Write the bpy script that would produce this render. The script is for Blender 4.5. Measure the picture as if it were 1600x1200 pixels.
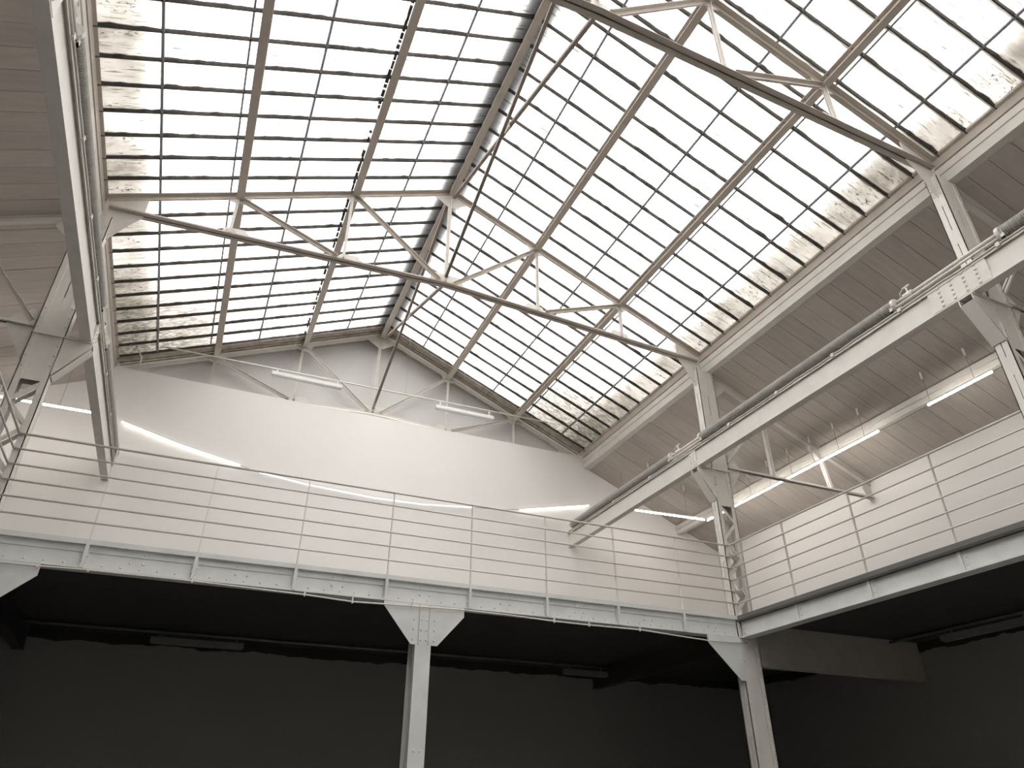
import bpy, math, random
from mathutils import Vector, Matrix
random.seed(7)
for o in list(bpy.data.objects): bpy.data.objects.remove(o)
S = bpy.context.scene
C = S.collection

# ------------------------------------------------------------------ camera
cd = bpy.data.cameras.new('camera'); cam = bpy.data.objects.new('camera', cd); C.objects.link(cam)
pitch, yaw, roll = math.radians(31.041), math.radians(23.526), math.radians(0.062)
fw = Vector((math.sin(yaw)*math.cos(pitch), math.cos(yaw)*math.cos(pitch), math.sin(pitch)))
rt0 = Vector((math.cos(yaw), -math.sin(yaw), 0)); up0 = rt0.cross(fw)
rt = rt0*math.cos(roll)+up0*math.sin(roll); up = up0*math.cos(roll)-rt0*math.sin(roll)
M = Matrix((rt, up, -fw)).transposed().to_4x4(); M.translation = (-2.683, -8.874, 1.6)
cam.matrix_world = M
cd.sensor_width = 36; cd.lens = 1113.4/1600*36; cd.clip_start = .05
S.camera = cam
# ------------------------------------------------------------------ overcast sky, exposure
w = bpy.data.worlds.new('overcast_sky'); S.world = w; w.use_nodes = True
bg = w.node_tree.nodes['Background']; bg.inputs[0].default_value = (1.0, .985, .965, 1); bg.inputs[1].default_value = 3.0
S.view_settings.view_transform = 'Standard'; S.view_settings.look = 'None'
S.view_settings.gamma = 1; S.view_settings.use_curve_mapping = False
S.view_settings.exposure = 0.52

# ------------------------------------------------------------------ materials
def newmat(name):
    m = bpy.data.materials.new(name); m.use_nodes = True
    nt = m.node_tree; nt.nodes.clear()
    return m, nt, nt.nodes.new, nt.links.new
def paint(name, col, rough=.6, var=.08, scale=3.0, bump=.0, dark=None, stretch=None):
    m, nt, N, L = newmat(name)
    out = N('ShaderNodeOutputMaterial'); b = N('ShaderNodeBsdfPrincipled'); L(b.outputs[0], out.inputs[0])
    b.inputs['Roughness'].default_value = rough
    g = N('ShaderNodeNewGeometry'); mp = N('ShaderNodeMapping'); L(g.outputs['Position'], mp.inputs[0])
    if stretch: mp.inputs['Scale'].default_value = stretch
    n = N('ShaderNodeTexNoise'); n.inputs['Scale'].default_value = scale; n.inputs['Detail'].default_value = 5
    L(mp.outputs[0], n.inputs[0])
    r = N('ShaderNodeValToRGB'); L(n.outputs[0], r.inputs[0])
    d = dark or tuple(c*(1-2*var) for c in col)
    r.color_ramp.elements[0].position = .3; r.color_ramp.elements[0].color = (*d, 1)
    r.color_ramp.elements[1].position = .62; r.color_ramp.elements[1].color = (*col, 1)
    L(r.outputs[0], b.inputs['Base Color'])
    if bump:
        n2 = N('ShaderNodeTexNoise'); n2.inputs['Scale'].default_value = 60; L(g.outputs['Position'], n2.inputs[0])
        bp = N('ShaderNodeBump'); bp.inputs['Strength'].default_value = bump; bp.inputs['Distance'].default_value = .01
        L(n2.outputs[0], bp.inputs['Height']); L(bp.outputs[0], b.inputs['Normal'])
    return m
def emit(name, col, s):
    m, nt, N, L = newmat(name)
    out = N('ShaderNodeOutputMaterial'); e = N('ShaderNodeEmission'); L(e.outputs[0], out.inputs[0])
    e.inputs[0].default_value = (*col, 1); e.inputs[1].default_value = s
    return m
WALL = paint('white_wall_paint', (.82, .795, .77), .8, .015, .8)
GABLE = paint('grey_white_gable_plaster', (.60, .59, .57), .85, .04, 1.2, .05)
STEEL = paint('cream_painted_steel', (.68, .645, .595), .5, .04, 5, .08)
ROOFST = paint('cream_painted_roof_steel', (.52, .46, .40), .5, .06, 5, .1)
GALST = paint('pale_grey_green_painted_steel', (.66, .665, .645), .5, .05, 4, .1)
BOARD = paint('aged_white_painted_board', (.56, .50, .45), .7, .06, 2.5, .08, stretch=(1, 6, 1))
BOARD2 = paint('aged_white_painted_board_dull', (.52, .465, .42), .7, .06, 2.5, .08, stretch=(1, 6, 1))
DECK = paint('roof_deck_dark', (.10, .09, .08), .9, .1)
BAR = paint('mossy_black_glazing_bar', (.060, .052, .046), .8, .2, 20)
RODM = paint('grey_rod', (.27, .275, .285), .5, .05)
BRACE = paint('brown_grey_brace_paint', (.24, .20, .17), .6, .08, 6)
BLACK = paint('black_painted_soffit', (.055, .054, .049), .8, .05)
DARK = paint('low_light_grey_beam_paint', (.42, .39, .35), .8, .05)  # greyish white beam toned darker: low light is put into the colour
FLOORM = paint('grey_concrete', (.30, .295, .285), .8, .1, 1.5)
DECKF = paint('gallery_floor_paint', (.13, .125, .12), .7, .05)
PIPE = paint('grey_painted_heating_pipe', (.42, .40, .37), .5, .08, 8)
FIXT = paint('white_enamel_fixture', (.75, .75, .73), .4, .02)
FIX_SHADE = paint('white_fixture_shade_grey', (.2, .2, .19), .6, .05)  # white fittings greyed: the shade under the gallery is put into the colour
WIRE = paint('grey_wire', (.35, .33, .3), .6, .02)
STRIP = paint('weathered_flashing_board', (.36, .31, .26), .8, .2, 8, .1)
LED = emit('led_tube_lit', (1, .95, .88), 36)
LEDMID = emit('led_wall_tube_lit', (1, .96, .91), 3.2)
LEDDIM = emit('led_tube_lit_dim', (1, .98, .95), 1.15)

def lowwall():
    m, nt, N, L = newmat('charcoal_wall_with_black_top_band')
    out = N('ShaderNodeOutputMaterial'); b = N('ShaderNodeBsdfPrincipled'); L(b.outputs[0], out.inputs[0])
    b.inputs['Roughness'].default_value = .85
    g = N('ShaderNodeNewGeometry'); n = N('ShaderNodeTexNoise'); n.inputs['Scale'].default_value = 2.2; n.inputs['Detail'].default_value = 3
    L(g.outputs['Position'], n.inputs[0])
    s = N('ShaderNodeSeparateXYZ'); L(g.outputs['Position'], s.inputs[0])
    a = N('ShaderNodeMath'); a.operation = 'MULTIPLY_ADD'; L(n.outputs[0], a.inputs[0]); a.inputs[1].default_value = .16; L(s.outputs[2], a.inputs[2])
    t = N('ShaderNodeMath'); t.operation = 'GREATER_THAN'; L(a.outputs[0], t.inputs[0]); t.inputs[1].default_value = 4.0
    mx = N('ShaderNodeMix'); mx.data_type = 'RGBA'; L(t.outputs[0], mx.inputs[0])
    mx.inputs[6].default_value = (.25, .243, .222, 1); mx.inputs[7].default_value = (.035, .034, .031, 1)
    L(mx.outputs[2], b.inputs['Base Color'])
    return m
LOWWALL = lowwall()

def glass():
    """dirty ribbed translucent roof glass: dirt and moss gather at the eave ends and towards the gable"""
    m, nt, N, L = newmat('dirty_ribbed_roof_glass')
    out = N('ShaderNodeOutputMaterial')
    g = N('ShaderNodeNewGeometry'); s = N('ShaderNodeSeparateXYZ'); L(g.outputs['Position'], s.inputs[0])
    def math_(op, a, b=None, c=None, clamp=False):
        n = N('ShaderNodeMath'); n.operation = op; n.use_clamp = clamp
        for i, q in enumerate((a, b, c)):
            if q is None: continue
            if isinstance(q, (int, float)): n.inputs[i].default_value = q
            else: L(q, n.inputs[i])
        return n.outputs[0]
    def ramp(v, lo, hi, a=0., b=1.):
        n = N('ShaderNodeMapRange'); n.interpolation_type = 'SMOOTHSTEP'; L(v, n.inputs[0])
        n.inputs[1].default_value = lo; n.inputs[2].default_value = hi; n.inputs[3].default_value = a; n.inputs[4].default_value = b
        return n.outputs[0]
    def noise(scale, stretch=(1, 1, 1), detail=4, rough=.55, dist=0.):
        mp = N('ShaderNodeMapping'); L(g.outputs['Position'], mp.inputs[0]); mp.inputs['Scale'].default_value = stretch
        n = N('ShaderNodeTexNoise'); n.inputs['Scale'].default_value = scale; n.inputs['Detail'].default_value = detail
        n.inputs['Roughness'].default_value = rough; n.inputs['Distortion'].default_value = dist
        L(mp.outputs[0], n.inputs[0]); return n.outputs[0]
    ax = math_('ABSOLUTE', s.outputs[0])
    eave = ramp(ax, 4.36, 4.78)
    eave2 = ramp(ax, 2.2, 5.0)
    gab = ramp(s.outputs[1], 1.2, 4.6)
    cloud = ramp(noise(1.3, (.8, 1.4, .8)), .35, .65)
    fine = ramp(noise(9, (1, 2.2, 1), 6, .7), .42, .62)
    streak = ramp(noise(6, (.35, 5, .35), 3), .56, .72)
    # broad grime
    grime = math_('MULTIPLY', eave, math_('MULTIPLY_ADD', math_('MULTIPLY', cloud, ramp(noise(5, (1, 2, 1), 5), .35, .6, .4, 1)), .24, .24))
    oi = N('ShaderNodeObjectInfo')
    grime = math_('MULTIPLY', grime, math_('MULTIPLY_ADD', oi.outputs['Random'], .7, .65))
    grime = math_('ADD', grime, math_('MULTIPLY', math_('MULTIPLY', eave2, gab), math_('MULTIPLY_ADD', fine, .50, .36)))
    grime = math_('ADD', grime, math_('MULTIPLY', math_('MULTIPLY', streak, eave2), .16))
    grime = math_('ADD', grime, math_('MULTIPLY', ramp(noise(9, (.3, 6, .3), 2), .62, .68), .48), clamp=True)
    # one faint lap line along each pane
    fr = math_('FRACT', math_('MULTIPLY_ADD', s.outputs[1], 1/.4025, 20.3))
    lap = math_('COMPARE', fr, .5, .025)
    grime = math_('ADD', grime, math_('MULTIPLY', lap, math_('MULTIPLY_ADD', cloud, .16, .36)), clamp=True)
    # moss specks
    speck = ramp(noise(24, (.7, 1.4, .7), 5, .7), .57, .62)
    zone = math_('MULTIPLY', ramp(noise(2.1, (.6, 2.2, .6), 2), .46, .58), math_('ADD', math_('MULTIPLY', eave, .8), math_('MULTIPLY', math_('MULTIPLY', gab, eave2), .7), clamp=True))
    moss = math_('MULTIPLY', speck, zone)
    moss = math_('ADD', moss, math_('MULTIPLY', math_('MULTIPLY', ramp(noise(40, (.5, 1.6, .5), 2), .66, .70), ramp(noise(1.2), .5, .6)), .5), clamp=True)
    rampc = N('ShaderNodeValToRGB'); L(grime, rampc.inputs[0]); e = rampc.color_ramp.elements
    e[0].color = (.955, .955, .955, 1); e[1].color = (.19, .178, .160, 1); e[1].position = 1
    k = e.new(.22); k.color = (.50, .485, .462, 1)
    k = e.new(.55); k.color = (.325, .31, .285, 1)
    mx = N('ShaderNodeMix'); mx.data_type = 'RGBA'; L(moss, mx.inputs[0]); L(rampc.outputs[0], mx.inputs[6]); mx.inputs[7].default_value = (.07, .064, .055, 1)
    tr = N('ShaderNodeBsdfTransparent'); L(mx.outputs[2], tr.inputs[0])
    tl = N('ShaderNodeBsdfTranslucent'); L(mx.outputs[2], tl.inputs[0])
    ms = N('ShaderNodeMixShader'); ms.inputs[0].default_value = .6; L(tr.outputs[0], ms.inputs[1]); L(tl.outputs[0], ms.inputs[2])
    L(ms.outputs[0], out.inputs[0])
    return m
GLASS = glass()

# ------------------------------------------------------------------ mesh helpers
V = Vector
class MB:
    def __init__(s): s.v = []; s.f = []
    def prism(s, ring0, ring1):
        b = len(s.v); n = len(ring0); s.v += [V(p) for p in ring0]+[V(p) for p in ring1]
        for i in range(n): j = (i+1) % n; s.f.append((b+i, b+j, b+n+j, b+n+i))
        s.f.append(tuple(b+i for i in reversed(range(n)))); s.f.append(tuple(b+n+i for i in range(n)))
        return s
    def box(s, x0, x1, y0, y1, z0, z1):
        return s.prism([(x0, y0, z0), (x1, y0, z0), (x1, y1, z0), (x0, y1, z0)], [(x0, y0, z1), (x1, y0, z1), (x1, y1, z1), (x0, y1, z1)])
    def bar(s, p0, p1, side, u0, u1, v0, v1):
        """rectangular bar p0->p1; u along side, v along (t x side) turned upwards"""
        p0, p1, side = V(p0), V(p1), V(side); t = (p1-p0).normalized()
        b = t.cross(side).normalized(); side = b.cross(t).normalized()
        if b.z < -1e-6 or (abs(b.z) < 1e-6 and b.x < 0): b = -b
        q = [(u0, v0), (u1, v0), (u1, v1), (u0, v1)]
        return s.prism([p0+side*u+b*v for u, v in q], [p1+side*u+b*v for u, v in q])
    def plate(s, pts, nrm, t0, t1):
        n = V(nrm); return s.prism([V(p)+n*t0 for p in pts], [V(p)+n*t1 for p in pts])
    def tube(s, pts, r, n=8):
        pts = [V(p) for p in pts]; rings = []
        for i, p in enumerate(pts):
            t = (pts[min(i+1, len(pts)-1)]-pts[max(i-1, 0)]).normalized()
            a = t.cross(V((0, 0, 1)) if abs(t.z) < .9 else V((1, 0, 0))).normalized(); b = t.cross(a)
            rr = r[i] if isinstance(r, (list, tuple)) else r
            rings.append([p+(a*math.cos(2*math.pi*k/n)+b*math.sin(2*math.pi*k/n))*rr for k in range(n)])
        base = len(s.v)
        for R in rings: s.v += R
        for i in range(len(rings)-1):
            for k in range(n):
                j = (k+1) % n; s.f.append((base+i*n+k, base+i*n+j, base+(i+1)*n+j, base+(i+1)*n+k))
        s.f.append(tuple(base+k for k in reversed(range(n)))); s.f.append(tuple(base+(len(rings)-1)*n+k for k in range(n)))
        return s
    def rivet(s, p, nrm, r=.016):
        p = V(p); nrm = V(nrm).normalized(); a = nrm.cross(V((0, 0, 1)) if abs(nrm.z) < .9 else V((1, 0, 0))).normalized(); b = nrm.cross(a)
        base = len(s.v); n = 7
        for rr, h in ((r, 0), (r*.75, r*.6)):
            s.v += [p+(a*math.cos(2*math.pi*k/n)+b*math.sin(2*math.pi*k/n))*rr+nrm*h for k in range(n)]
        s.v.append(p+nrm*r*.85)
        for k in range(n):
            j = (k+1) % n; s.f.append((base+k, base+j, base+n+j, base+n+k)); s.f.append((base+n+k, base+n+j, base+2*n))
        return s
    def build(s, name, mat, parent=None, smooth=False, kind=None, label=None):
        off = V((0, 0, 0)); q = parent
        while q: off += q.location; q = q.parent
        me = bpy.data.meshes.new(name); me.from_pydata([tuple(p-off) for p in s.v], [], s.f); me.validate(); me.update()
        me.materials.append(mat)
        if smooth: me.polygons.foreach_set('use_smooth', [True]*len(me.polygons))
        import bmesh
        bm = bmesh.new(); bm.from_mesh(me); bmesh.ops.recalc_face_normals(bm, faces=bm.faces); bm.to_mesh(me); bm.free()
        o = bpy.data.objects.new(name, me); C.objects.link(o)
        if parent: o.parent = parent
        if kind: o['kind'] = kind
        if label: o['label'] = label
        return o
def thing(name, label, cat, loc, group=None, kind=None):
    o = bpy.data.objects.new(name, None); C.objects.link(o); o.location = loc; o.empty_display_size = .2
    return tag(o, label, cat, group, kind)
def tag(o, label, cat, group=None, kind=None):
    o['label'] = label; o['category'] = cat
    if group: o['group'] = group
    if kind: o['kind'] = kind
    return o
def struct(name, mb, mat, label, cat):
    return tag(mb.build(name, mat), label, cat, kind='structure')
def clone(src, parent, loc):
    c = src.copy(); C.objects.link(c); c.parent = parent; c.location = loc; return c
X_, Y_, Z_ = V((1, 0, 0)), V((0, 1, 0)), V((0, 0, 1))

# ------------------------------------------------------------------ key dimensions (metres)
Y1, Y2, YG = 0.0, -5.07, 4.87            # truss planes: mid, near, gable
YW = 4.62                                # face of the end wall
YB = -15.1                               # back of the hall
XW = 8.63                                # outer aisle walls
zg = lambda x: 11.2-.435*abs(x)          # glass plane
za = lambda x: 10.867-.445*abs(x)        # aisle roof boards
ZD, ZS = 4.16, 4.09                      # gallery floor and soffit
XG, YGAL = 4.905, -.10                   # gallery front edges

# ------------------------------------------------------------------ room shell
struct('floor', MB().box(-8.9, 8.9, YB-.1, 4.9, -.1, 0), FLOORM, 'grey concrete floor of the hall below the gallery', 'floor')
mb = MB(); outl = [(-8.9, ZS), (8.9, ZS), (8.9, za(8.9)), (5.1, za(5.1)), (5.06, 8.87), (-5.06, 8.87), (-5.1, za(5.1)), (-8.9, za(8.9))]
mb.plate([(x, YW, z) for x, z in outl], Y_, 0, .1)
struct('wall_end', mb, WALL, 'smooth white end wall panel above the far gallery', 'wall')
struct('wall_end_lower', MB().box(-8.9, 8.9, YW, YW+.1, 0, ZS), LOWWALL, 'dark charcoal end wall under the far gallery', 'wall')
mb = MB().plate([(-5.3, 5.08, 8.3), (5.3, 5.08, 8.3), (5.3, 5.08, zg(5.3)+.05), (0, 5.08, 11.25), (-5.3, 5.08, zg(5.3)+.05)], Y_, 0, .1)
struct('wall_gable', mb, GABLE, 'greyish recessed gable wall behind the farthest truss', 'wall')
struct('wall_right', MB().box(XW, XW+.12, YB, YW, ZD, 7.1), WALL, 'pale outer wall behind the right gallery railing', 'wall')
struct('wall_left', MB().box(-XW-.12, -XW, YB, YW, ZD, 7.1), WALL, 'pale outer wall of the left side gallery', 'wall')
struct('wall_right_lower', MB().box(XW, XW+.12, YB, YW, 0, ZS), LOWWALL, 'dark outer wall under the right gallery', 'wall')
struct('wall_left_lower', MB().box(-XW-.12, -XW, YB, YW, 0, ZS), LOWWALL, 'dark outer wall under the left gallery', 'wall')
mb = MB().plate([(-8.9, YB, 0), (8.9, YB, 0), (8.9, YB, za(8.9)+.1), (5.15, YB, za(5.15)+.1), (5.15, YB, zg(5.15)), (0, YB, 11.3), (-5.15, YB, zg(5.15)), (-5.15, YB, za(5.15)+.1), (-8.9, YB, za(8.9)+.1)], Y_, -.1, 0)
struct('wall_back', mb, WALL, 'back wall of the hall behind the viewer', 'wall')
# gallery floors and black soffits
mb = MB().box(-XW, XW, YGAL+.07, YW, ZS+.01, ZD-.004); mb.box(XG-.05, XW, YB, YGAL+.07, ZS+.01, ZD-.004); mb.box(-XW, -XG+.05, YB, YGAL+.07, ZS+.01, ZD-.004)
struct('floor_gallery', mb, DECKF, 'floor slab of the upper gallery', 'floor')
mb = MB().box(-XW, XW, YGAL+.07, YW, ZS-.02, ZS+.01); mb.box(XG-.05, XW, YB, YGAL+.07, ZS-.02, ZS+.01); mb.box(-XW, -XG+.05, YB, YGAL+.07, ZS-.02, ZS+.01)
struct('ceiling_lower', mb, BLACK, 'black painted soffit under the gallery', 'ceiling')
# aisle ceilings of sloping boards
for sd, nm in ((1, 'right'), (-1, 'left')):
    root = thing('ceiling_'+nm, 'sloping ceiling of painted boards over the %s side gallery' % nm, 'ceiling', (sd*7, 0, za(7)), kind='structure')
    mb = MB().plate([(sd*5.06, YB, za(5.06)+.03), (sd*8.95, YB, za(8.95)+.03), (sd*8.95, 4.8, za(8.95)+.03), (sd*5.06, 4.8, za(5.06)+.03)], Z_, 0, .1)
    mb.build('roof_deck', DECK, root)
    pw = .292; protos = []
    for mat in (BOARD, BOARD2):
        p = MB().plate([(sd*5.08, 0, za(5.08)), (sd*XW, 0, za(XW)), (sd*XW, pw-.006, za(XW)), (sd*5.08, pw-.006, za(5.08))], Z_, 0, .028).build('board', mat, root)
        protos.append(p)
    first = [True, True]; y = YW-pw; base = protos[0].location.copy()
    while y > YB:
        k = random.randrange(2); dz = random.uniform(-.004, .004)
        o = protos[k] if first[k] else clone(protos[k], root, (0, 0, 0)); first[k] = False
        o.location = (0, y, dz); y -= pw

# ------------------------------------------------------------------ skylights
PB = .4025; BY = lambda k: .05+PB*k; KV = -17; K0 = -37; K1 = 11
cols = [.04, .88, 2.63, 4.39, 5.05]
barm = {}
for sd, wn, side in ((-1, 'window_1', 'left'), (1, 'window_2', 'right')):
    root = thing(wn, '%s slope of the glazed roof with dirty ribbed panes and dark bars' % side, 'skylight', (sd*2.5, 0, zg(2.5)), kind='structure')
    for c in range(4):
        x0, x1 = cols[c], cols[c+1]+(.035 if c < 3 else 0)
        lift = .008*(3-c)
        proto = MB().plate([(sd*x0, 0, zg(x0)+lift), (sd*x1, 0, zg(x1)+lift), (sd*x1, PB, zg(x1)+lift), (sd*x0, PB, zg(x0)+lift)], Z_, 0, .006).build('pane', GLASS, root)
        for k in range(KV, K1):
            o = proto if k == KV else clone(proto, root, (0, 0, 0))
            o.location = (0, BY(k), random.uniform(0, .004))
    MB().plate([(sd*.04, BY(K0), zg(.04)), (sd*5.05, BY(K0), zg(5.05)), (sd*5.05, BY(KV), zg(5.05)), (sd*.04, BY(KV), zg(.04))], Z_, 0, .006).build('pane', GLASS, root, kind='stuff', label='further dirty panes beyond the near truss')
    # glazing bars with ragged putty edges
    vars_ = []
    for q in range(6):
        mb = MB(); n = 64; rr = random.Random(q*3+sd)
        rings = []; wj = .0
        for i in range(n+1):
            x = .03+(5.05-.03)*i/n
            wj = .6*wj+rr.uniform(-.006, .007)*(1 if i > 8 else .4)
            wl = .021+max(0, wj)+(.012 if rr.random() > .93 else 0); wr = .021+max(0, -wj+rr.uniform(0, .004))
            zz = zg(x)
            rings.append([V((sd*x, -wl, zz+.012)), V((sd*x, wr, zz+.012)), V((sd*x, wr*.8, zz-.012)), V((sd*x, .006, zz-.042)), V((sd*x, -.006, zz-.042)), V((sd*x, -wl*.8, zz-.012))])
        b = 0
        for R in rings: mb.v += R
        for i in range(n):
            for j in range(6): jj = (j+1) % 6; mb.f.append((i*6+j, i*6+jj, i*6+6+jj, i*6+6+j))
        mb.f.append(tuple(range(6))); mb.f.append(tuple(n*6+j for j in range(6)))
        vars_.append(mb.build('glazing_bar', BAR, root))
    for i, k in enumerate(range(K0, K1+1)):
        o = vars_[i] if i < 6 else clone(random.choice(vars_), root, (0, 0, 0))
        o.location = (0, BY(k), 0)
    for x, r in ((.88, .019), (2.63, .019), (4.39, .020), (3.5, .014)):
        MB().tube([(sd*x, YB+.2, zg(x)-.022), (sd*x, 4.42, zg(x)-.022)], r, 8).build('safety_rod', RODM, root, smooth=True)
# ridge capping outside and end strips at the gable
mb = MB()
for sd in (-1, 1): mb.plate([(0, YB, 11.33), (sd*.26, YB, zg(.26)+.09), (sd*.26, 5.2, zg(.26)+.09), (0, 5.2, 11.33)], Z_, 0, .012)
tag(mb.build('ridge_cap', DECK), 'metal capping over the ridge of the glazed roof', 'ridge cap')
for sd, i in ((-1, 1), (1, 2)):
    mb = MB().plate([(0, 4.47, 11.19), (sd*5.1, 4.47, zg(5.1)-.01), (sd*5.1, 5.2, zg(5.1)-.01), (0, 5.2, 11.19)], Z_, 0, .05)
    # stepped ribs under the strip
    mb.plate([(sd*.1, 4.47, zg(.1)-.05), (sd*5.05, 4.47, zg(5.05)-.05), (sd*5.05, 4.53, zg(5.05)-.05), (sd*.1, 4.53, zg(.1)-.05)], Z_, 0, .06)
    mb.plate([(sd*.1, 4.70, zg(.1)-.04), (sd*5.05, 4.70, zg(5.05)-.04), (sd*5.05, 4.76, zg(5.05)-.04), (sd*.1, 4.76, zg(.1)-.04)], Z_, 0, .05)
    struct('trim_%d' % i, mb, STRIP, 'weathered board strip closing the %s glazing against the gable' % ('left' if sd < 0 else 'right'), 'trim')
    for t in range(46):
        pass
    mb = MB().box(min(sd*5.1, sd*5.3), max(sd*5.1, sd*5.3), YW+.05, 5.2, 8.3, zg(5.1)+.04)
    struct('trim_%d' % (i+2), mb, GABLE, 'plastered return beside the gable on the %s' % ('left' if sd < 0 else 'right'), 'trim')

mb = MB().plate([(-1.45, YW+.11, 8.868), (1.0, YW+.11, 8.868), (.5, YW+.11, 8.90), (-.1, YW+.11, 8.915), (-.7, YW+.11, 8.90)], Y_, 0, .02)  # dark wedge added as the shade in the open gap, not a real trim
struct('trim_5', mb, BAR, 'narrow dark strip standing in for the shaded gap behind the top edge of the end wall panel', 'trim')

# ------------------------------------------------------------------ ridge beam, purlins, eave girders
def ibeam(root, x, zb, zt, w0, y0, y1, mat, sd, name='web'):
    MB().box(x-w0/2, x+w0/2, y0, y1, zb, zb+.012).build('bottom_flange', mat, root)
    MB().box(x-.03*1-.005, x-.03+.005, y0, y1, zb+.012, zt-.01).build('web', mat, root)
    MB().box(x-w0/2, x+w0/2, y0, y1, zt-.01, zt).build('top_flange', mat, root)
r = thing('ridge_beam', 'painted steel beam running along the ridge of the glass roof', 'beam', (0, 0, 11.06))
mb = MB().box(-.055, .055, YB, 5.05, 11.06, 11.075); mb.build('bottom_flange', ROOFST, r)
MB().box(-.045, -.033, YB, 5.05, 11.075, 11.17).build('web', ROOFST, r); MB().box(.033, .045, YB, 5.05, 11.075, 11.17).build('web', ROOFST, r)
for x, zb, lb in ((-3.35, 9.60, 'lower purlin of the left glazed slope'), (-1.66, 10.345, 'upper purlin of the left glazed slope'),
                  (1.66, 10.345, 'upper purlin of the right glazed slope'), (3.35, 9.60, 'lower purlin of the right glazed slope')):
    r = thing('purlin', 'painted steel channel, '+lb, 'purlin', (x, 0, zb), 'purlins of the glazed roof')
    zt = zg(x)-.02; a = .5 if x < 0 else -.5
    MB().box(x-.055, x+.055, YB, 5.05, zb, zb+.012).build('bottom_flange', ROOFST, r)
    sx = x+(.045 if x < 0 else -.045)*0
    MB().box(sx-.006, sx+.006, YB, 5.05, zb+.012, zt-.012).build('web', ROOFST, r)
    MB().box(x-.055, x+.055, YB, 5.05, zt-.012, zt).build('top_flange', ROOFST, r)
    mb = MB(); rr = random.Random(int(x*10)); y = -6.6        # ragged moss and clips on the upslope edge
    while y < 4.4:
        l = rr.uniform(.02, .16); xx = x+math.copysign(.085, x)
        if rr.random() < .75: mb.box(xx-rr.uniform(.012, .03), xx+.02, y, y+l, zg(xx)-.03, zg(xx)-.004)
        y += l+rr.uniform(.005, .05)
    if x in (-1.66,): mb.build('moss_clump', BAR, r, kind='stuff', label='black moss clumps along the purlin edge')
for sd, nm in ((1, 'right'), (-1, 'left')):
    r = thing('eave_girder', 'stepped steel girder and gutter channel along the %s eave of the skylight' % nm, 'girder', (sd*5.1, 0, 8.58), 'eave girders')
    def P(name, pts, mat=ROOFST):
        MB().prism([(sd*x, YB, z) for x, z in pts], [(sd*x, YW if name != 'gutter_channel' else 5.1, z) for x, z in pts]).build(name, mat, r)
    P('gutter_channel', [(5.0, 9.03), (4.99, 8.99), (5.03, 8.975), (5.03, 8.85), (5.05, 8.842), (5.2, 8.842), (5.2, 9.06)])
    P('groove_strip', [(5.062, 8.842), (5.062, 8.83), (5.2, 8.83), (5.2, 8.842)], BAR)
    P('lower_beam', [(5.04, 8.83), (5.04, 8.725), (5.055, 8.715), (5.06, 8.575), (5.20, 8.56), (5.20, 8.83)], STEEL)

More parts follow.
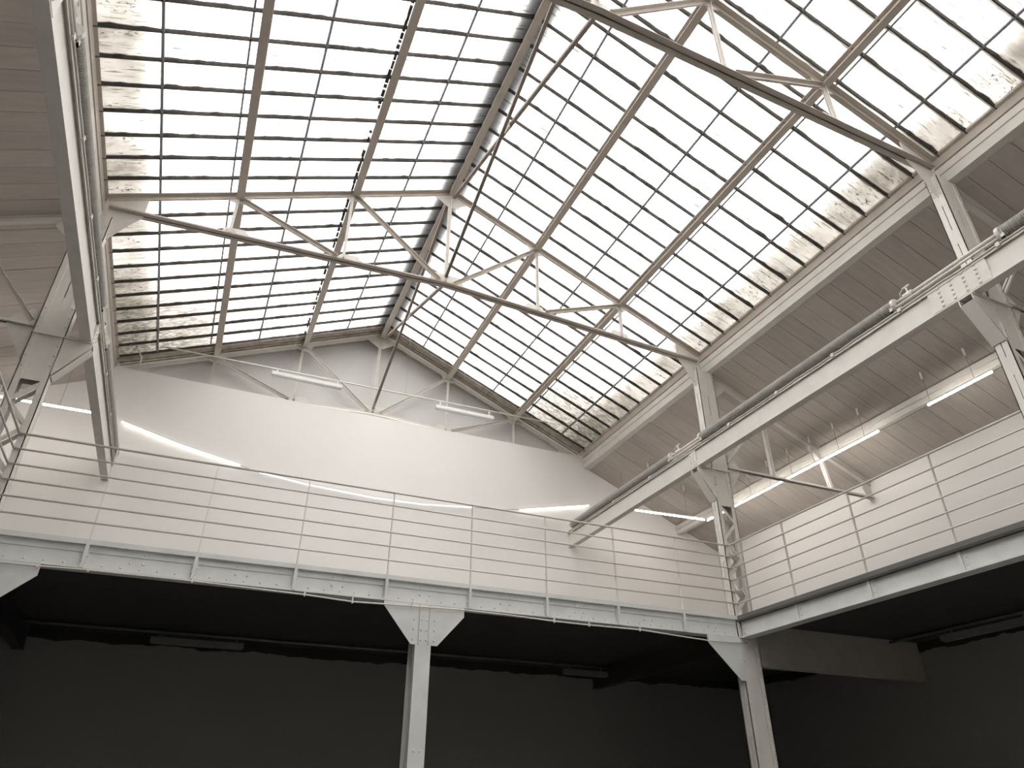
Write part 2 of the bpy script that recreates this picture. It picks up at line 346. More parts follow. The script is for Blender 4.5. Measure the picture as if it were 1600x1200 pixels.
# ------------------------------------------------------------------ trusses
zt_ = lambda x: zg(x)-.035
def dangle(mb, p0, p1, leg, updown, g=.006, t=.008):
    """double angle in the truss plane; legs together in plane, wide legs at top (+1) or bottom (-1)"""
    h = leg
    if updown > 0:
        mb.bar(p0, p1, Y_, -leg, -g, -t, 0); mb.bar(p0, p1, Y_, g, leg, -t, 0)
        mb.bar(p0, p1, Y_, -g-t, -g, -h, 0); mb.bar(p0, p1, Y_, g, g+t, -h, 0)
    else:
        mb.bar(p0, p1, Y_, -leg, -g, 0, t); mb.bar(p0, p1, Y_, g, leg, 0, t)
        mb.bar(p0, p1, Y_, -g-t, -g, 0, h); mb.bar(p0, p1, Y_, g, g+t, 0, h)
    return mb
zb_ = lambda x: 8.80+(9.03-8.80)*(1-abs(x)/4.75)       # cambered bottom chord, underside
def truss(Y, label, ROOFST=ROOFST):
    r = thing('roof_truss', label, 'truss', (0, Y, 8.8), 'roof trusses')
    for sd in (-1, 1):
        dangle(MB(), (sd*5.0, Y, zt_(5.0)), (0, Y, zt_(0)), .075, 1).build('top_chord', ROOFST, r)
        dangle(MB(), (sd*4.93, Y, zb_(4.93)), (0, Y, zb_(0)), .075, -1).build('bottom_chord', ROOFST, r)
        for a in (1.68, 3.35):
            dangle(MB(), (sd*a, Y, zb_(a)+.05), (sd*a, Y, zt_(a)-.06), .04, 1).build('vertical_strut', STEEL, r)
        for a0, a1 in ((3.30, 1.80), (1.61, .12)):
            mb = MB(); p0 = (sd*a0, Y, zt_(a0)-.10); p1 = (sd*a1, Y, zb_(a1)+.09)
            mb.bar(p0, p1, Y_, -.055, -.006, -.004, .004); mb.bar(p0, p1, Y_, .006, .055, -.004, .004)
            mb.bar(p0, p1, Y_, -.014, -.006, -.055, .0); mb.bar(p0, p1, Y_, .006, .014, -.055, .0)
            mb.build('diagonal', ROOFST, r)
        e = [(4.50, 9.18), (4.50, 8.78), (4.62, 8.62), (4.86, 8.22), (4.99, 8.10), (5.0, 8.98)]
        MB().plate([(sd*x, Y, z) for x, z in e], Y_, -.006, .006).build('end_gusset', STEEL, r)
        mb = MB().bar((sd*4.86, Y, 8.20), (sd*4.93, Y, 8.70), Y_, -.06, .06, -.005, .005); mb.build('stiffener', STEEL, r)
        for a in (1.66, 3.35):
            z = zt_(a)-.05
            MB().plate([(sd*(a-.2), Y, z+.087), (sd*(a+.2), Y, z-.087), (sd*(a+.07), Y, z-.13), (sd*(a-.10), Y, z-.12)], Y_, -.006, .006).build('gusset', STEEL, r)
            zz = zb_(a)+.05
            MB().plate([(sd*(a+.16), Y, zz-.02), (sd*(a-.28), Y, zz+.01), (sd*(a-.18), Y, zz+.13), (sd*(a+.08), Y, zz+.10)], Y_, -.006, .006).build('gusset', STEEL, r)
    dangle(MB(), (0, Y, zb_(0)+.05), (0, Y, zt_(0)-.1), .05, 1).build('king_post', STEEL, r)
    MB().plate([(-.36, Y, 10.98), (-.05, Y, 10.78), (.05, Y, 10.78), (.36, Y, 10.98), (0, Y, 11.13)], Y_, -.006, .006).build('apex_gusset', STEEL, r)
    z = zb_(0)+.05
    MB().plate([(-.32, Y, z-.02), (.32, Y, z-.02), (.22, Y, z+.17), (-.22, Y, z+.17)], Y_, -.006, .006).build('gusset', STEEL, r)
    mb = MB()
    for x, zz in ((-.16, 9.16), (-.1, 9.12), (.1, 9.12), (.16, 9.16), (0.02, 9.2), (-.02, 9.25), (-.03, 10.85), (.03, 10.9), (-.2, 10.93), (.2, 10.93)):
        mb.rivet((x, Y-.02, zz), (0, -1, 0), .013)
    for sd in (-1, 1):
        for a in (1.7, 1.8, 3.3, 3.42): mb.rivet((sd*a, Y-.02, zb_(a)+.1), (0, -1, 0), .012)
    mb.build('rivet', STEEL, r, kind='stuff')
truss(YG, 'steel truss standing against the gable wall, its bottom chord hidden', STEEL)
truss(Y1, 'steel roof truss spanning the hall in full view above the gallery front')
truss(Y2, 'nearest steel roof truss, crossing the top right corner of the view')
for ya, yb, lb in ((Y2, Y1, 'crossed flat-bar bracing under the ridge between the two nearer trusses'), (Y1, YG, 'crossed flat-bar bracing under the ridge running to the gable')):
    r = thing('cross_brace', lb, 'brace', (0, (ya+yb)/2, 9.1), 'ridge cross braces')
    for q, (z0, z1) in enumerate(((10.98, 9.15), (9.15, 10.98))):
        dx = .03*(q*2-1)
        MB().bar((dx, ya+.05, z0), (dx, yb-.05, z1), X_, -.024, .024, -.006, .006).bar((dx, ya+.05, z0), (dx, yb-.05, z1), X_, -.024, -.016, 0, .045).build('brace_bar', BRACE, r)
    MB().box(-.012, .012, (ya+yb)/2-.07, (ya+yb)/2+.07, 9.99, 10.13).build('crossing_plate', STEEL, r)

# ------------------------------------------------------------------ lattice columns
def column(sd, Y, label):
    r = thing('lattice_column', label, 'column', (sd*5.0, Y, 0), 'riveted columns')
    xi, xo, hw = 4.84, 5.19, .08
    def bx(mb, x0, x1, y0, y1, z0, z1): return mb.box(min(sd*x0, sd*x1), max(sd*x0, sd*x1), Y+y0, Y+y1, z0, z1)
    for nm, x0, x1, dx in (('inner_flange', xi, xi+.010, 1), ('outer_flange', xo-.010, xo, -1)):
        mb = MB()
        for s in (-1, 1):
            y0, y1 = sorted((s*.005, s*hw)); bx(mb, x0, x1, y0, y1, 0, 8.6)
            y0, y1 = sorted((s*(hw-.009), s*hw)); xa, xb = (x0, x0+.075) if dx > 0 else (x1-.075, x1)
            bx(mb, xa, xb, y0, y1, 0, 8.6)
        z = .05
        while z < 8.5:                                    # packing pieces that interrupt the slit
            bx(mb, x0+.001, x1-.001, -.006, .006, z, z+.22); z += .62
        mb.build(nm, STEEL, r)
        MB_ = MB(); bx(MB_, x0+(.012 if dx > 0 else -.016), x0+(.016 if dx > 0 else -.012), -.02, .02, 0, 8.6) if False else None
    mb = bx(MB(), xi+.03, xo-.03, -hw+.022, -hw+.030, 0, 4.08); bx(mb, xi+.03, xo-.03, hw-.030, hw-.022, 0, 4.08); mb.build('lower_web', STEEL, r)
    mb = bx(MB(), xi+.01, xo-.01, -hw+.009, -hw+.017, 5.95, 7.0); bx(mb, xi+.01, xo-.01, hw-.017, hw-.009, 5.95, 7.0); mb.build('batten_plate', STEEL, r)
    mb = bx(MB(), xi+.01, xo-.01, -hw+.009, -hw+.017, 8.05, 8.6); bx(mb, xi+.01, xo-.01, hw-.017, hw-.009, 8.05, 8.6); mb.build('batten_plate', STEEL, r)
    for s in (-1, 1):
        y0, y1 = sorted((s*(hw-.017), s*(hw-.009))); mb = bx(MB(), xi+.01, 5.005, y0, y1, 7.0, 8.05); bx(mb, 5.017, xo-.01, y0, y1, 7.0, 8.05); z = 7.0
        while z < 8.0: bx(mb, 5.0, 5.02, y0+.001, y1-.001, z, z+.16); z += .5
        mb.build('batten_plate', STEEL, r)
    for z0, z1 in ((4.2, 5.95),):
        n = max(2, round((z1-z0)/.29)); h = (z1-z0)/n
        for s in (-1, 1):
            for i in range(n):
                a, b = (xi+.04, xo-.04) if i % 2 == 0 else (xo-.04, xi+.04)
                MB().bar((sd*a, Y+s*(hw-.013), z0+i*h), (sd*b, Y+s*(hw-.013), z0+(i+1)*h), Y_, -.004, .004, -.024, .024).build('lacing_bar', STEEL, r)
    mb = MB()
    for i in range(60):
        z = .1+i*.14
        if z < 3.9 or 6 < z < 7 or z > 8.05:
            mb.rivet((sd*(xo-.035), Y-hw-.000, z), (0, -1, 0), .013)
            if z > 4.2 or i % 4 == 0: mb.rivet((sd*(xi+.035), Y-hw, z+.05), (0, -1, 0), .013)
    for z in (3.3, 3.42, 3.54, 3.66, 6.2, 6.32, 8.3, 8.4):
        for dy in (-.05, .05): mb.rivet((sd*xi, Y+dy, z), (-sd, 0, 0), .013)
    mb.build('rivet', STEEL, r, kind='stuff')
    bx(MB(), xi-.012, xi+.0, -.095, .095, 6.05, 6.27).build('splice_plate', STEEL, r)
    # crane beam bracket
    mb = MB()
    for dy in (-.085, .075): mb.plate([(sd*4.53, Y+dy, 6.585), (sd*4.84, Y+dy, 6.585), (sd*4.84, Y+dy, 6.02), (sd*4.78, Y+dy, 6.10), (sd*4.53, Y+dy, 6.50)], Y_, 0, .010)
    mb.bar((sd*4.53, Y, 6.50), (sd*4.83, Y, 6.04), Y_, -.085, .085, -.005, .005)
    mb.build('crane_bracket', STEEL, r)
    bx(MB(), 4.53, xo, -.10, .10, 6.578, 6.596).build('bracket_seat', STEEL, r)
    # gallery gusset under the beam, facing the hall
    mb = MB().plate([(sd*4.27, YGAL if Y > -1 else Y, 3.84), (sd*4.85, YGAL if Y > -1 else Y, 3.84), (sd*4.85, YGAL if Y > -1 else Y, 3.24), (sd*4.76, YGAL if Y > -1 else Y, 3.24), (sd*4.27, YGAL if Y > -1 else Y, 3.72)], Y_, .0, .012)
    if Y > -1:
        mb.build('gallery_gusset', GALST, r)
        mb = MB()
        for z in (3.3, 3.42, 3.54, 3.66, 3.78): mb.rivet((sd*4.80, YGAL, z), (0, -1, 0), .014)
        mb.build('rivet', GALST, r, kind='stuff')
column(1, Y1, 'pale riveted lattice column at the corner where the two gallery railings meet')
column(1, Y2, 'riveted lattice column at the right edge, passing behind the crane beam splice')
column(-1, Y1, 'riveted lattice column at the left edge beside the left crane beam')

r = thing('gallery_post', 'pale steel post with flared gusset holding up the middle of the far gallery', 'column', (-.045, 0, 0))
MB().box(-.145, .055, -.10, -.088, 0, 3.84).build('front_flange', GALST, r)
MB().box(-.050, -.040, -.088, .19, 0, 3.84).build('web', GALST, r)
MB().box(-.145, .055, .19, .20, 0, 3.84).build('rear_flange', GALST, r)
mb = MB().box(-.143, -.133, -.088, .0, 0, 3.84); mb.box(.043, .053, -.088, .0, 0, 3.84); mb.build('flange_lip', GALST, r)
for s, pts in ((-1, [(-.14, 3.84), (-.575, 3.84), (-.565, 3.78), (-.205, 3.355), (-.14, 3.355)]), (1, [(.05, 3.84), (.475, 3.84), (.475, 3.73), (.135, 3.355), (.05, 3.355)])):
    MB().plate([(x, -.094, z) for x, z in pts], Y_, -.005, .005).build('gusset', GALST, r)
mb = MB().box(-.115, -.103, -.125, -.10, 3.36, 3.84); mb.box(.013, .025, -.125, -.10, 3.36, 3.84); mb.build('angle_rib', GALST, r)
mb = MB()
for z in (3.41, 3.53, 3.65):
    for x in (-.18, .09): mb.rivet((x, -.10, z), (0, -1, 0), .014)
    for x in (-.08, -.01): mb.rivet((x, -.10, z), (0, -1, 0), .014)
for x in (-.08, -.01): mb.rivet((x, -.10, 2.2), (0, -1, 0), .014)
mb.build('rivet', GALST, r, kind='stuff')

# ------------------------------------------------------------------ gallery beams and railings
postx = [5.0008-1.1126*k for k in range(1, 9)]
posty = [YGAL-1.1813-1.2558*k for k in range(0, 9)]
RZ = [5.255-.1825*i for i in range(6)]
r = thing('gallery_beam', 'riveted grey edge beam along the front of the far gallery', 'beam', (0, YGAL, 3.84), 'gallery edge beams')
MB().box(-XG, XG, YGAL, YGAL+.10, 4.105, ZD).build('top_edge', GALST, r)
MB().box(-XG, XG, YGAL+.055, YGAL+.067, 3.86, 4.105).build('web', GALST, r)
MB().box(-XG, XG, YGAL, YGAL+.18, 3.842, 3.858).build('bottom_flange', GALST, r)
mb = MB().box(-XG, XG, YGAL+.045, YGAL+.056, 3.858, 3.94); mb.box(-XG, XG, YGAL+.045, YGAL+.056, 4.03, 4.105); mb.build('angle', GALST, r)
for x in postx:
    mb = MB().box(x-.004, x+.004, YGAL-.005, YGAL+.056, 3.86, 4.13); mb.box(x-.03, x+.03, YGAL+.037, YGAL+.046, 3.86, 4.105); mb.box(x-.018, x+.018, YGAL-.008, YGAL+.002, 3.85, 4.15); mb.build('stiffener', GALST, r)
mb = MB(); x = -XG+.08
while x < XG:
    mb.rivet((x, YGAL+.045, 3.90), (0, -1, 0), .013); x += .185
for x0 in [p+.45 for p in postx]+[p+.58 for p in postx]:
    mb.rivet((x0, YGAL+.055, 3.965), (0, -1, 0), .015); mb.rivet((x0, YGAL+.045, 4.06), (0, -1, 0), .011)
for x in postx:
    for z in (3.92, 3.99, 4.06):
        mb.rivet((x+.018, YGAL+.037, z), (0, -1, 0), .011); mb.rivet((x-.02, YGAL+.037, z), (0, -1, 0), .011)
for z in (3.9, 3.96, 4.02, 4.08): mb.rivet((XG-.05, YGAL+.045, z), (0, -1, 0), .015)
mb.build('rivet', GALST, r, kind='stuff')
for sd, nm in ((1, 'right'), (-1, 'left')):
    r = thing('gallery_beam', 'smooth pale edge beam along the front of the %s side gallery' % nm, 'beam', (sd*XG, -5, 3.84), 'gallery edge beams')
    def bx(mb, x0, x1, y0, y1, z0, z1): return mb.box(min(sd*x0, sd*x1), max(sd*x0, sd*x1), y0, y1, z0, z1)
    bx(MB(), XG-.004, XG+.1, YB+.1, YGAL, 4.145, ZD).build('top_edge', GALST, r)
    bx(MB(), XG+.006, XG+.016, YB+.1, YGAL, 3.86, 4.145).build('web', GALST, r)
    bx(MB(), XG-.02, XG+.16, YB+.1, YGAL, 3.842, 3.862).build('bottom_flange', GALST, r)
    for y in posty:
        mb = bx(MB(), XG-.012, XG+.012, y-.004, y+.004, 3.86, 4.15); bx(mb, XG+.002, XG+.012, y-.09, y+.004, 3.86, 4.13); bx(mb, XG-.016, XG-.006, y-.018, y+.018, 3.85, 4.15); mb.build('stiffener', GALST, r)
    mb = MB()
    for y in posty:
        for z in (3.92, 4.0, 4.08): mb.rivet((sd*(XG+.002), y-.06, z), (-sd, 0, 0), .012)
    for z in (3.9, 3.97, 4.04, 4.1): mb.rivet((sd*(XG+.005), YGAL-.05, z), (-sd, 0, 0), .015)
    mb.build('rivet', GALST, r, kind='stuff')
r = thing('railing', 'white horizontal-bar railing along the far gallery in front of the end wall', 'railing', (0, YGAL, ZD), 'gallery railings')
for i, z in enumerate(RZ):
    MB().tube([(-XG, YGAL, z), (XG, YGAL, z)], .015 if i == 0 else .0115, 8).build('rail', STEEL, r, smooth=True)
for x in postx: MB().box(x-.006, x+.006, YGAL-.006, YGAL+.030, 4.05, RZ[0]).build('post', STEEL, r)
for sd, nm in ((1, 'white horizontal-bar railing along the right side gallery'), (-1, 'white horizontal-bar railing corner at the left edge of the view')):
    r = thing('railing', nm, 'railing', (sd*XG, -5, ZD), 'gallery railings')
    for i, z in enumerate(RZ):
        MB().tube([(sd*XG, YGAL, z), (sd*XG, YB+.2, z)], .015 if i == 0 else .0115, 8).build('rail', STEEL, r, smooth=True)
    for y in posty: MB().box(sd*(XG+.012)-.018, sd*(XG+.012)+.018, y-.006, y+.006, 4.05, RZ[0]).build('post', STEEL, r)

# ------------------------------------------------------------------ crane runway beams, heating pipes
XC, ZC0, ZC1 = 4.55, 6.597, 6.922
def fin_tube(x, ya, yb, z, name, parent):
    n = int(abs(yb-ya)/.024); pts = []; rad = []
    for i in range(n+1):
        y = ya+(yb-ya)*i/n
        for d, q in ((0, .060), (.006, .078), (.012, .078), (.017, .060)):
            pts.append((x, y+d*(1 if yb > ya else -1), z)); rad.append(q)
    return MB().tube(pts, rad, 14).build(name, PIPE, parent)
for sd, nm in ((1, 'right'), (-1, 'left')):
    def bx(mb, x0, x1, y0, y1, z0, z1): return mb.box(min(sd*x0, sd*x1), max(sd*x0, sd*x1), y0, y1, z0, z1)
    r = thing('crane_beam', 'deep white crane runway beam carried on the %s columns' % nm, 'beam', (sd*4.6, 0, ZC0), 'crane runway beams')
    e0, e1 = YB+.1, YW
    bx(MB(), XC, XC+.125, e0, e1, ZC0, ZC0+.018).build('bottom_flange', STEEL, r)
    bx(MB(), XC+.022, XC+.032, e0, e1, ZC0+.018, ZC1).build('web', STEEL, r)
    bx(MB(), XC+.004, XC+.014, e0, e1, ZC0+.018, ZC0+.11).build('bottom_angle', STEEL, r)
    bx(MB(), XC+.105, XC+.115, e0, e1, ZC0+.018, ZC1).build('web', STEEL, r)
    bx(MB(), XC-.012, XC+.125, e0, e1, ZC1, ZC1+.022).build('top_flange', STEEL, r)
    mb = bx(MB(), XC-.012, XC-.004, e0, e1, ZC1-.03, ZC1); mb.build('flange_lip', STEEL, r)
    bx(MB(), XC-.004, XC+.022, Y2-.34, Y2+.40, ZC0+.018, ZC1-.002).build('splice_plate', STEEL, r)
    bx(MB(), XC-.004, XC+.022, Y1-.06, Y1+.12, ZC0+.018, ZC1-.002).build('splice_plate', STEEL, r)
    mb = MB()
    for q in range(4):
        for i in range(5): mb.rivet((sd*(XC-.004), Y2-.21+q*.155, ZC0+.05+i*.062), (-sd, 0, 0), .021)
    for y in (0.0, .075):
        for i in range(5): mb.rivet((sd*(XC-.004), y, ZC0+.05+i*.062), (-sd, 0, 0), .015)
    mb.build('rivet', STEEL, r, kind='stuff')
    # cable clipped along the top flange
    rr = random.Random(5+sd); pts = []; y = 4.55
    while y > -8: pts.append((sd*(XC-.022), y, ZC1+.004+rr.uniform(-.005, .008))); y -= .22
    rc = thing('cable', 'thin white cable clipped along the top of the %s crane beam' % nm, 'cable', (sd*(XC-.02), 0, ZC1+.03), 'cables on the crane beams')
    MB().tube(pts, .009, 6).build('cable_run', STEEL, rc, smooth=True)
    for y in (3.9, 2.6, 1.3, -1.0, -2.1, -3.2, -4.3, -5.6): bx(MB(), XC-.035, XC-.013, y-.022, y+.022, ZC1-.02, ZC1+.028).build('clip', STEEL, rc)
    # finned heating pipe on little stands
    xp, zp = sd*(XC+.015), 7.050
    r = thing('heating_pipe', 'grey finned heating pipe lying on top of the %s crane beam' % nm, 'pipe', (xp, 0, ZC1+.02), 'finned heating pipes')
    for ya, yb in ((4.40, .60), (-.27, -4.25), (-5.65, -9.5)):
        ft = fin_tube(xp, ya, yb, zp, 'finned_tube', r)
        for y in (ya, yb): MB().tube([(xp, y-.02, zp), (xp, y+.02, zp)], .082, 14).build('end_cap', STEEL, ft)
    for ya, yb in ((.62, -.28), (-4.23, -5.67)):
        MB().tube([(xp, ya, zp+.02), (xp, yb, zp+.02)], .022, 8).build('link_pipe', STEEL, r, smooth=True)
        MB().tube([(xp-sd*.03, ya, zp-.055), (xp-sd*.03, yb, zp-.055)], .016, 8).build('link_pipe', STEEL, r, smooth=True)
        ym = ya-.22
        va = MB().tube([(xp, ym+.06, zp+.02), (xp, ym-.06, zp+.02)], .04, 8).tube([(xp, ym, zp+.02), (xp, ym, zp+.14)], .012, 6).build('valve', STEEL, r, smooth=True)
        MB().tube([(xp, ym-.05, zp+.14), (xp, ym+.05, zp+.14)], .016, 6).tube([(xp, ym+.05, zp+.14), (xp, ym+.10, zp+.11), (xp, ym+.10, zp+.03)], .009, 6).build('valve_handle', STEEL, va, smooth=True)
        for y in (ya+.02, yb-.02):
            mb = bx(MB(), abs(xp)-.06, abs(xp)-.045, y-.02, y+.02, ZC1+.022, zp); bx(mb, abs(xp)+.045, abs(xp)+.06, y-.02, y+.02, ZC1+.022, zp); bx(mb, abs(xp)-.06, abs(xp)+.06, y-.02, y+.02, ZC1+.022, ZC1+.04); mb.build('stand', STEEL, r)

# ------------------------------------------------------------------ side aisle frames and purlins
def aisle(sd, Y, label):
    r = thing('aisle_truss', label, 'truss', (sd*7, Y, 6.7), 'side aisle frames')
    zr = lambda x: za(x)-.012
    p = lambda x, z: (sd*x, Y, z)
    dangle(MB(), p(5.19, zr(5.19)), p(XW, zr(XW)), .07, 1).bar(p(5.19, zr(5.19)-.07), p(XW, zr(XW)-.07), Y_, -.035, .035, -.008, 0).build('rafter', STEEL, r)
    dangle(MB(), p(5.19, 6.69), p(XW, 6.69), .05, -1).build('tie', STEEL, r)
    mb = MB().box(sd*6.25-.035, sd*6.25-.008, Y-.03, Y+.03, 6.73, zr(6.25)); mb.box(sd*6.25+.008, sd*6.25+.035, Y-.03, Y+.03, 6.73, zr(6.25)); mb.build('post', STEEL, r)
    mb = MB(); mb.bar(p(7.50, 7.36), p(7.60, 6.73), Y_, -.035, -.006, -.03, .03); mb.bar(p(7.50, 7.36), p(7.60, 6.73), Y_, .006, .035, -.03, .03); mb.build('post', STEEL, r)
    dangle(MB(), p(5.24, 6.80), p(6.22, 7.93), .045, 1).build('diagonal', STEEL, r)
    dangle(MB(), p(6.30, 6.78), p(7.42, 7.42), .04, 1) if False else None
    MB().plate([p(8.42, zr(8.42)-.05), p(XW, zr(XW)-.05), p(XW, 6.60), p(8.56, 6.60), p(8.42, 6.85)], Y_, -.006, .006).build('wall_gusset', STEEL, r)
    MB().plate([p(7.28, zr(7.28)-.05), p(7.56, zr(7.56)-.05), p(7.56, 7.26), p(7.46, 7.26), p(7.28, 7.44)], Y_, -.04, .04).build('purlin_shoe', STEEL, r)
    MB().plate([p(5.19, 8.45), p(5.44, 8.34), p(5.44, 8.28), p(5.24, 8.10), p(5.19, 8.10)], Y_, -.006, .006).build('column_gusset', STEEL, r)
    MB().plate([p(5.19, 6.95), p(5.30, 6.95), p(5.50, 6.74), p(5.50, 6.66), p(5.19, 6.18)], Y_, -.006, .006).build('column_gusset', STEEL, r)
aisle(1, Y1, 'light steel frame under the right aisle ceiling behind the corner column')
aisle(1, Y2, 'light steel frame under the right aisle ceiling at the right edge')
aisle(-1, Y1, 'light steel frame under the left aisle ceiling at the left edge')
for sd, nm in ((1, 'right'), (-1, 'left')):
    r = thing('aisle_purlin', 'painted stepped beam along the middle of the %s aisle ceiling' % nm, 'beam', (sd*7.5, -5, 7.31), 'aisle purlins')
    a, b = sorted((sd*7.46, sd*7.58))
    MB().box(a, b, YB, YW, 7.40, za(7.58)-.0).build('upper_beam', STEEL, r)
    a, b = sorted((sd*7.485, sd*7.60)); MB().box(a, b, YB, YW, 7.30, 7.40).build('lower_beam', STEEL, r)

# ------------------------------------------------------------------ lights
def led(p0, p1, label, mat=LED, ceil=None, group='hanging light tubes', wires=(.25, .75)):
    p0, p1 = V(p0), V(p1); m = (p0+p1)/2
    r = thing('light_tube', label, 'light', m, group)
    sidev = (p1-p0).cross(Z_).normalized()
    MB().bar(p0+Z_*.015, p1+Z_*.015, sidev, -.016, .016, 0, .022).build('housing', FIXT, r)
    MB().tube([p0, p1], .014, 8).build('tube', mat, r, smooth=True)
    if not ceil:
        for t in (.2, .8):
            q = p0.lerp(p1, t)+Z_*.026; MB().tube([q, V((q.x, YW+.004, q.z))], .004, 5).build('wall_stay', FIXT, r)
    if ceil:
        for t in wires:
            q = p0.lerp(p1, t); h = MB().tube([q+Z_*.03, V((q.x, q.y, ceil(q)))], .004, 5).build('hanger_wire', WIRE, r)
            MB().tube([V((q.x, q.y, ceil(q)-.13)), V((q.x, q.y, ceil(q)))], .022, 8).build('ceiling_fitting', STEEL, h)
ca = lambda q: za(q.x)
XL, ZL, YL = 7.2, 7.09, 3.17
yy = [3.10, 1.93, .76, -.41, -1.58]
lab = ['farthest lit tube of the right aisle row, next to the end wall corner', 'lit tube of the right aisle row seen behind the corner column', 'lit tube of the right aisle row crossing the aisle truss tie', 'nearer lit tube of the right aisle row, before the dark gap']
for i in range(4): led((XL, yy[i]-.008, ZL), (XL, yy[i+1]+.008, ZL), lab[i], ceil=ca)
led((XL, -2.54, ZL), (XL, -3.62, ZL), 'separate lit tube right of the dark gap, beside the right edge column', ceil=ca, wires=(.05, .75))
tag(MB().tube([(XL, -1.57, ZL), (XL, -2.05, ZL-.01), (XL, -2.55, ZL)], .006, 6).build('cable', WIRE), 'dark cable bridging the gap between the right aisle light tubes', 'cable')
tag(MB().tube([(XL, -3.6, ZL), (XL, -4.2, ZL), (XL, -5.2, ZL)], .006, 6).build('cable', WIRE), 'dark cable leading from the last light tube behind the right column', 'cable')
led((5.40, YL, 7.08), (XL-.02, YL, 7.13), 'lit tube hanging before the end wall right of the crane beam', ceil=ca)
led((-6.10, YL, 7.165), (-4.90, YL, 7.165), 'short level lit tube left of the left crane beam', ceil=ca, wires=(.62,))
led((-7.8, YL, 7.165), (-6.14, YL, 7.165), 'level lit tube at the far left behind the left column', ceil=ca, wires=(.5,))
YS = YW-.07                                             # the sagging row is stood off the end wall
led((-4.63, YS, 7.727), (-3.60, YS, 7.463), 'steep bright sagging tube right of the left crane beam', LEDMID)
led((-3.58, YS, 7.458), (-2.47, YS, 7.25), 'bright sagging tube continuing down to the far railing', LEDMID)
led((-2.105, YS, 7.171), (-1.19, YS, 7.077), 'pale glowing tube behind the top rail at the wall centre left', LEDDIM)
led((-1.18, YS, 7.076), (.15, YS, 7.015), 'second pale tube at the wall centre, just left of the post line', LEDDIM)
led((.16, YS, 7.015), (1.15, YS, 7.037), 'faint tube at the lowest point of the sagging row', LEDDIM)
led((1.16, YS, 7.038), (2.28, YS, 7.143), 'pale glowing tube rising from the lowest point of the row', LEDDIM)
led((3.35, YS, 7.252), (5.08, YS, 7.625), 'bright tube rising to the right crane beam', LEDMID)
tag(MB().tube([(2.28, YS, 7.143), (2.8, YS, 7.19), (3.35, YS, 7.255)], .006, 6).build('cable', WIRE), 'thin cable joining the tubes right of the wall centre', 'cable')
tag(MB().tube([(-2.47, YS, 7.25), (-2.105, YS, 7.171)], .006, 6).build('cable', WIRE), 'thin cable joining the tubes left of the wall centre', 'cable')

# gable conduit with two unlit battens
yl = 4.38
r = thing('conduit', 'long pale conduit hung across the gable, bent down at its left end', 'conduit', (0, yl, 9.35))
zc = lambda x: 9.36+(x+4.5)*.0125
MB().tube([(-4.62, 4.5, 8.90), (-4.62, 4.42, 9.06), (-4.72, yl, 9.20), (-4.55, yl, 9.36), (4.0, yl, zc(4.0))], .017, 8).build('tube', STEEL, r, smooth=True)
for x in (-.05, .55, 1.9, 3.6, -1.9): MB().tube([(x, yl, zc(x)), (x, yl, zg(x)-.03)], .003, 5).build('hanger_wire', WIRE, r)
for x0, x1, lb in ((-2.25, -.82, 'unlit white batten under the gable conduit, left of the ridge'), (1.25, 2.62, 'unlit white batten under the gable conduit, right of the ridge')):
    r = thing('light_batten', lb, 'light', ((x0+x1)/2, yl, 9.26), 'unlit battens at the gable')
    MB().box(x0, x1, yl-.05, yl+.05, 9.235, 9.31).build('body', FIXT, r)
    MB().box(x0+.02, x1-.02, yl-.042, yl+.042, 9.222, 9.236).build('diffuser', FIXT, r)
    for x in (x0+.1, x1-.1): MB().box(x-.015, x+.015, yl-.01, yl+.01, 9.31, zc(x)).build('bracket', FIXT, r)
# pull cord hanging from the right aisle ceiling by the end wall
r = thing('pull_cord', 'cord with a small toggle hanging from the right aisle ceiling', 'cord', (5.65, 4.0, 7.6), None)
MB().tube([(5.65, 4.0, za(5.65)), (5.65, 4.0, 7.5)], .006, 6).build('cord', WIRE, r)
MB().tube([(5.65, 4.0, 8.22), (5.65, 4.0, 8.19), (5.65, 4.0, 8.10), (5.65, 4.0, 8.05)], [.008, .022, .022, .008], 8).build('toggle', WIRE, r)

# ------------------------------------------------------------------ below the gallery
for sd, nm in ((1, 'right'), (-1, 'left')):
    def bx(mb, x0, x1, y0, y1, z0, z1): return mb.box(min(sd*x0, sd*x1), max(sd*x0, sd*x1), y0, y1, z0, z1)
    r = thing('soffit_beam', 'shade-darkened cased beam under the gallery from the %s corner column to the outer wall' % nm, 'beam', (sd*7, 0, 3.47), 'soffit beams')
    bx(MB(), 5.2, XW, -.06, .06, 3.49, ZS-.02).build('casing', DARK, r); bx(MB(), 5.2, XW, -.075, .075, 3.465, 3.49).build('bottom_plate', DARK, r)
    r = thing('soffit_beam', 'black beam under the gallery from the %s corner column to the end wall' % nm, 'beam', (sd*5.05, 2.3, 3.73), 'soffit beams')
    bx(MB(), 4.98, 5.1, .09, YW, 3.75, ZS-.02).build('casing', BLACK, r); bx(MB(), 4.96, 5.12, .09, YW, 3.73, 3.75).build('bottom_plate', BLACK, r)
r = thing('conduit', 'shade-darkened conduit under the far gallery soffit', 'conduit', (0, 4, 4.05))
MB().tube([(-5.1, 4.0, 4.035), (4.95, 4.0, 4.035)], .022, 8).build('tube', FIX_SHADE, r, smooth=True)
for x in (-4.2, -3.0, -1.9, 0, 1.5, 3): MB().box(x-.012, x+.012, 3.985, 4.015, 4.03, ZS-.02).build('clip', FIX_SHADE, r)
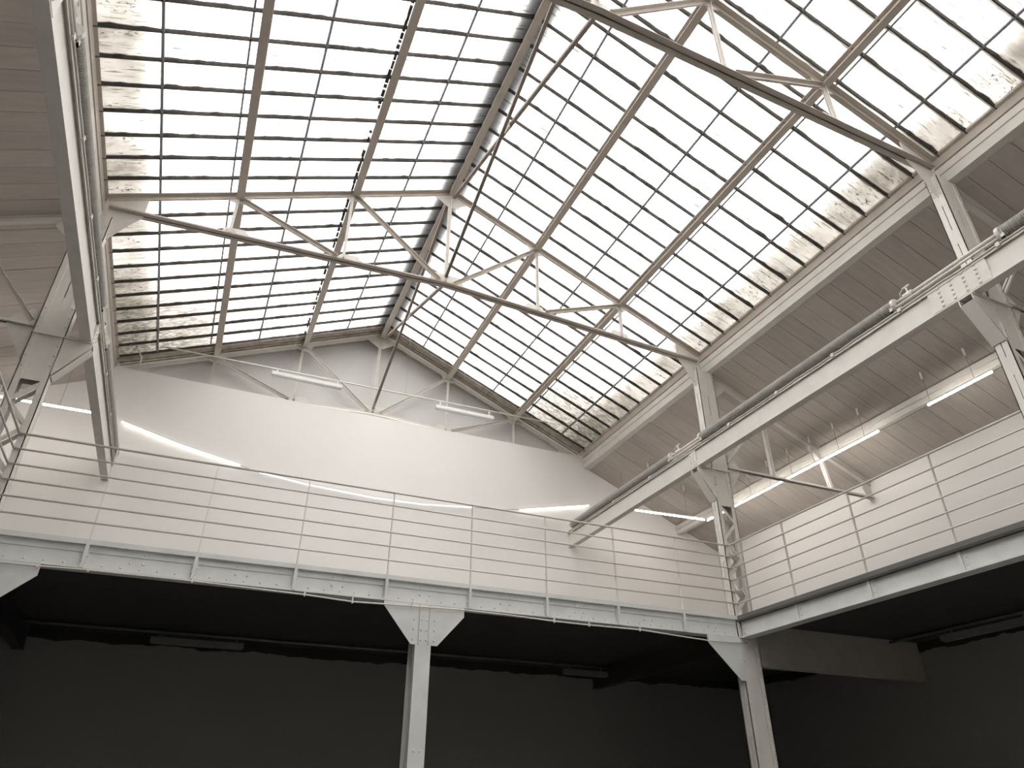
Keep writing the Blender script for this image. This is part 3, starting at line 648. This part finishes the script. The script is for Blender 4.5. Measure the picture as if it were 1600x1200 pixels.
for x0, x1, lb in ((-3.23, -1.84, 'dim batten hanging under the far gallery left of the post'), (4.0, 4.94, 'dim batten under the far gallery near the corner column')):
    r = thing('light_batten', lb, 'light', ((x0+x1)/2, 4, 3.88), 'dim battens under the gallery')
    MB().box(x0, x1, 3.94, 4.06, 3.875, 3.955).build('body', FIX_SHADE, r); MB().box(x0+.02, x1-.02, 3.95, 4.05, 3.86, 3.876).build('diffuser', FIX_SHADE, r)
    for x in (x0+.12, x1-.12): MB().box(x-.012, x+.012, 3.99, 4.01, 3.955, 4.02).build('bracket', FIX_SHADE, r)
r = thing('conduit', 'shade-darkened conduit under the right gallery soffit', 'conduit', (8, -3, 4.03))
MB().tube([(8.0, .20, 4.025), (8.0, -7, 4.025)], .022, 8).build('tube', FIX_SHADE, r, smooth=True)
r = thing('light_batten', 'dim batten under the right gallery at the right edge', 'light', (8, -1.8, 3.86), 'dim battens under the gallery')
MB().box(7.94, 8.06, -2.6, -1.02, 3.875, 3.955).build('body', FIX_SHADE, r); MB().box(7.95, 8.05, -2.58, -1.04, 3.86, 3.876).build('diffuser', FIX_SHADE, r)
for y in (-1.2, -2.35): MB().box(7.99, 8.01, y-.012, y+.012, 3.955, 4.01).build('bracket', FIX_SHADE, r)

# conduit sagging along the underside of the far gallery beam
cp = [(-4.9, 3.80), (-4.29, 3.812), (-3.82, 3.822), (-2.78, 3.822), (-1.54, 3.800), (-.97, 3.775), (-.22, 3.797), (.46, 3.815), (1.1, 3.81), (1.74, 3.792), (2.27, 3.789), (3.08, 3.797), (4.24, 3.745), (4.73, 3.755), (4.93, 3.760)]
r = thing('conduit', 'thin white conduit sagging along the underside of the far gallery beam', 'conduit', (0, -.13, 3.8))
MB().tube([(x, YGAL-.03, z) for x, z in cp]+[(4.94, YGAL-.03, 3.86), (4.96, YGAL-.06, 3.875)], .010, 6).build('tube', STEEL, r, smooth=True)
for x, z in [cp[i] for i in (1, 2, 3, 4, 5, 6, 9, 10, 11, 12)]: MB().box(x-.008, x+.008, YGAL-.045, YGAL-.018, z-.022, 3.845).build('clip', STEEL, r)
MB().tube([(4.96, YGAL-.06, 3.88), (4.98, YGAL-.2, 3.885)], .02, 8).build('junction', STEEL, r)
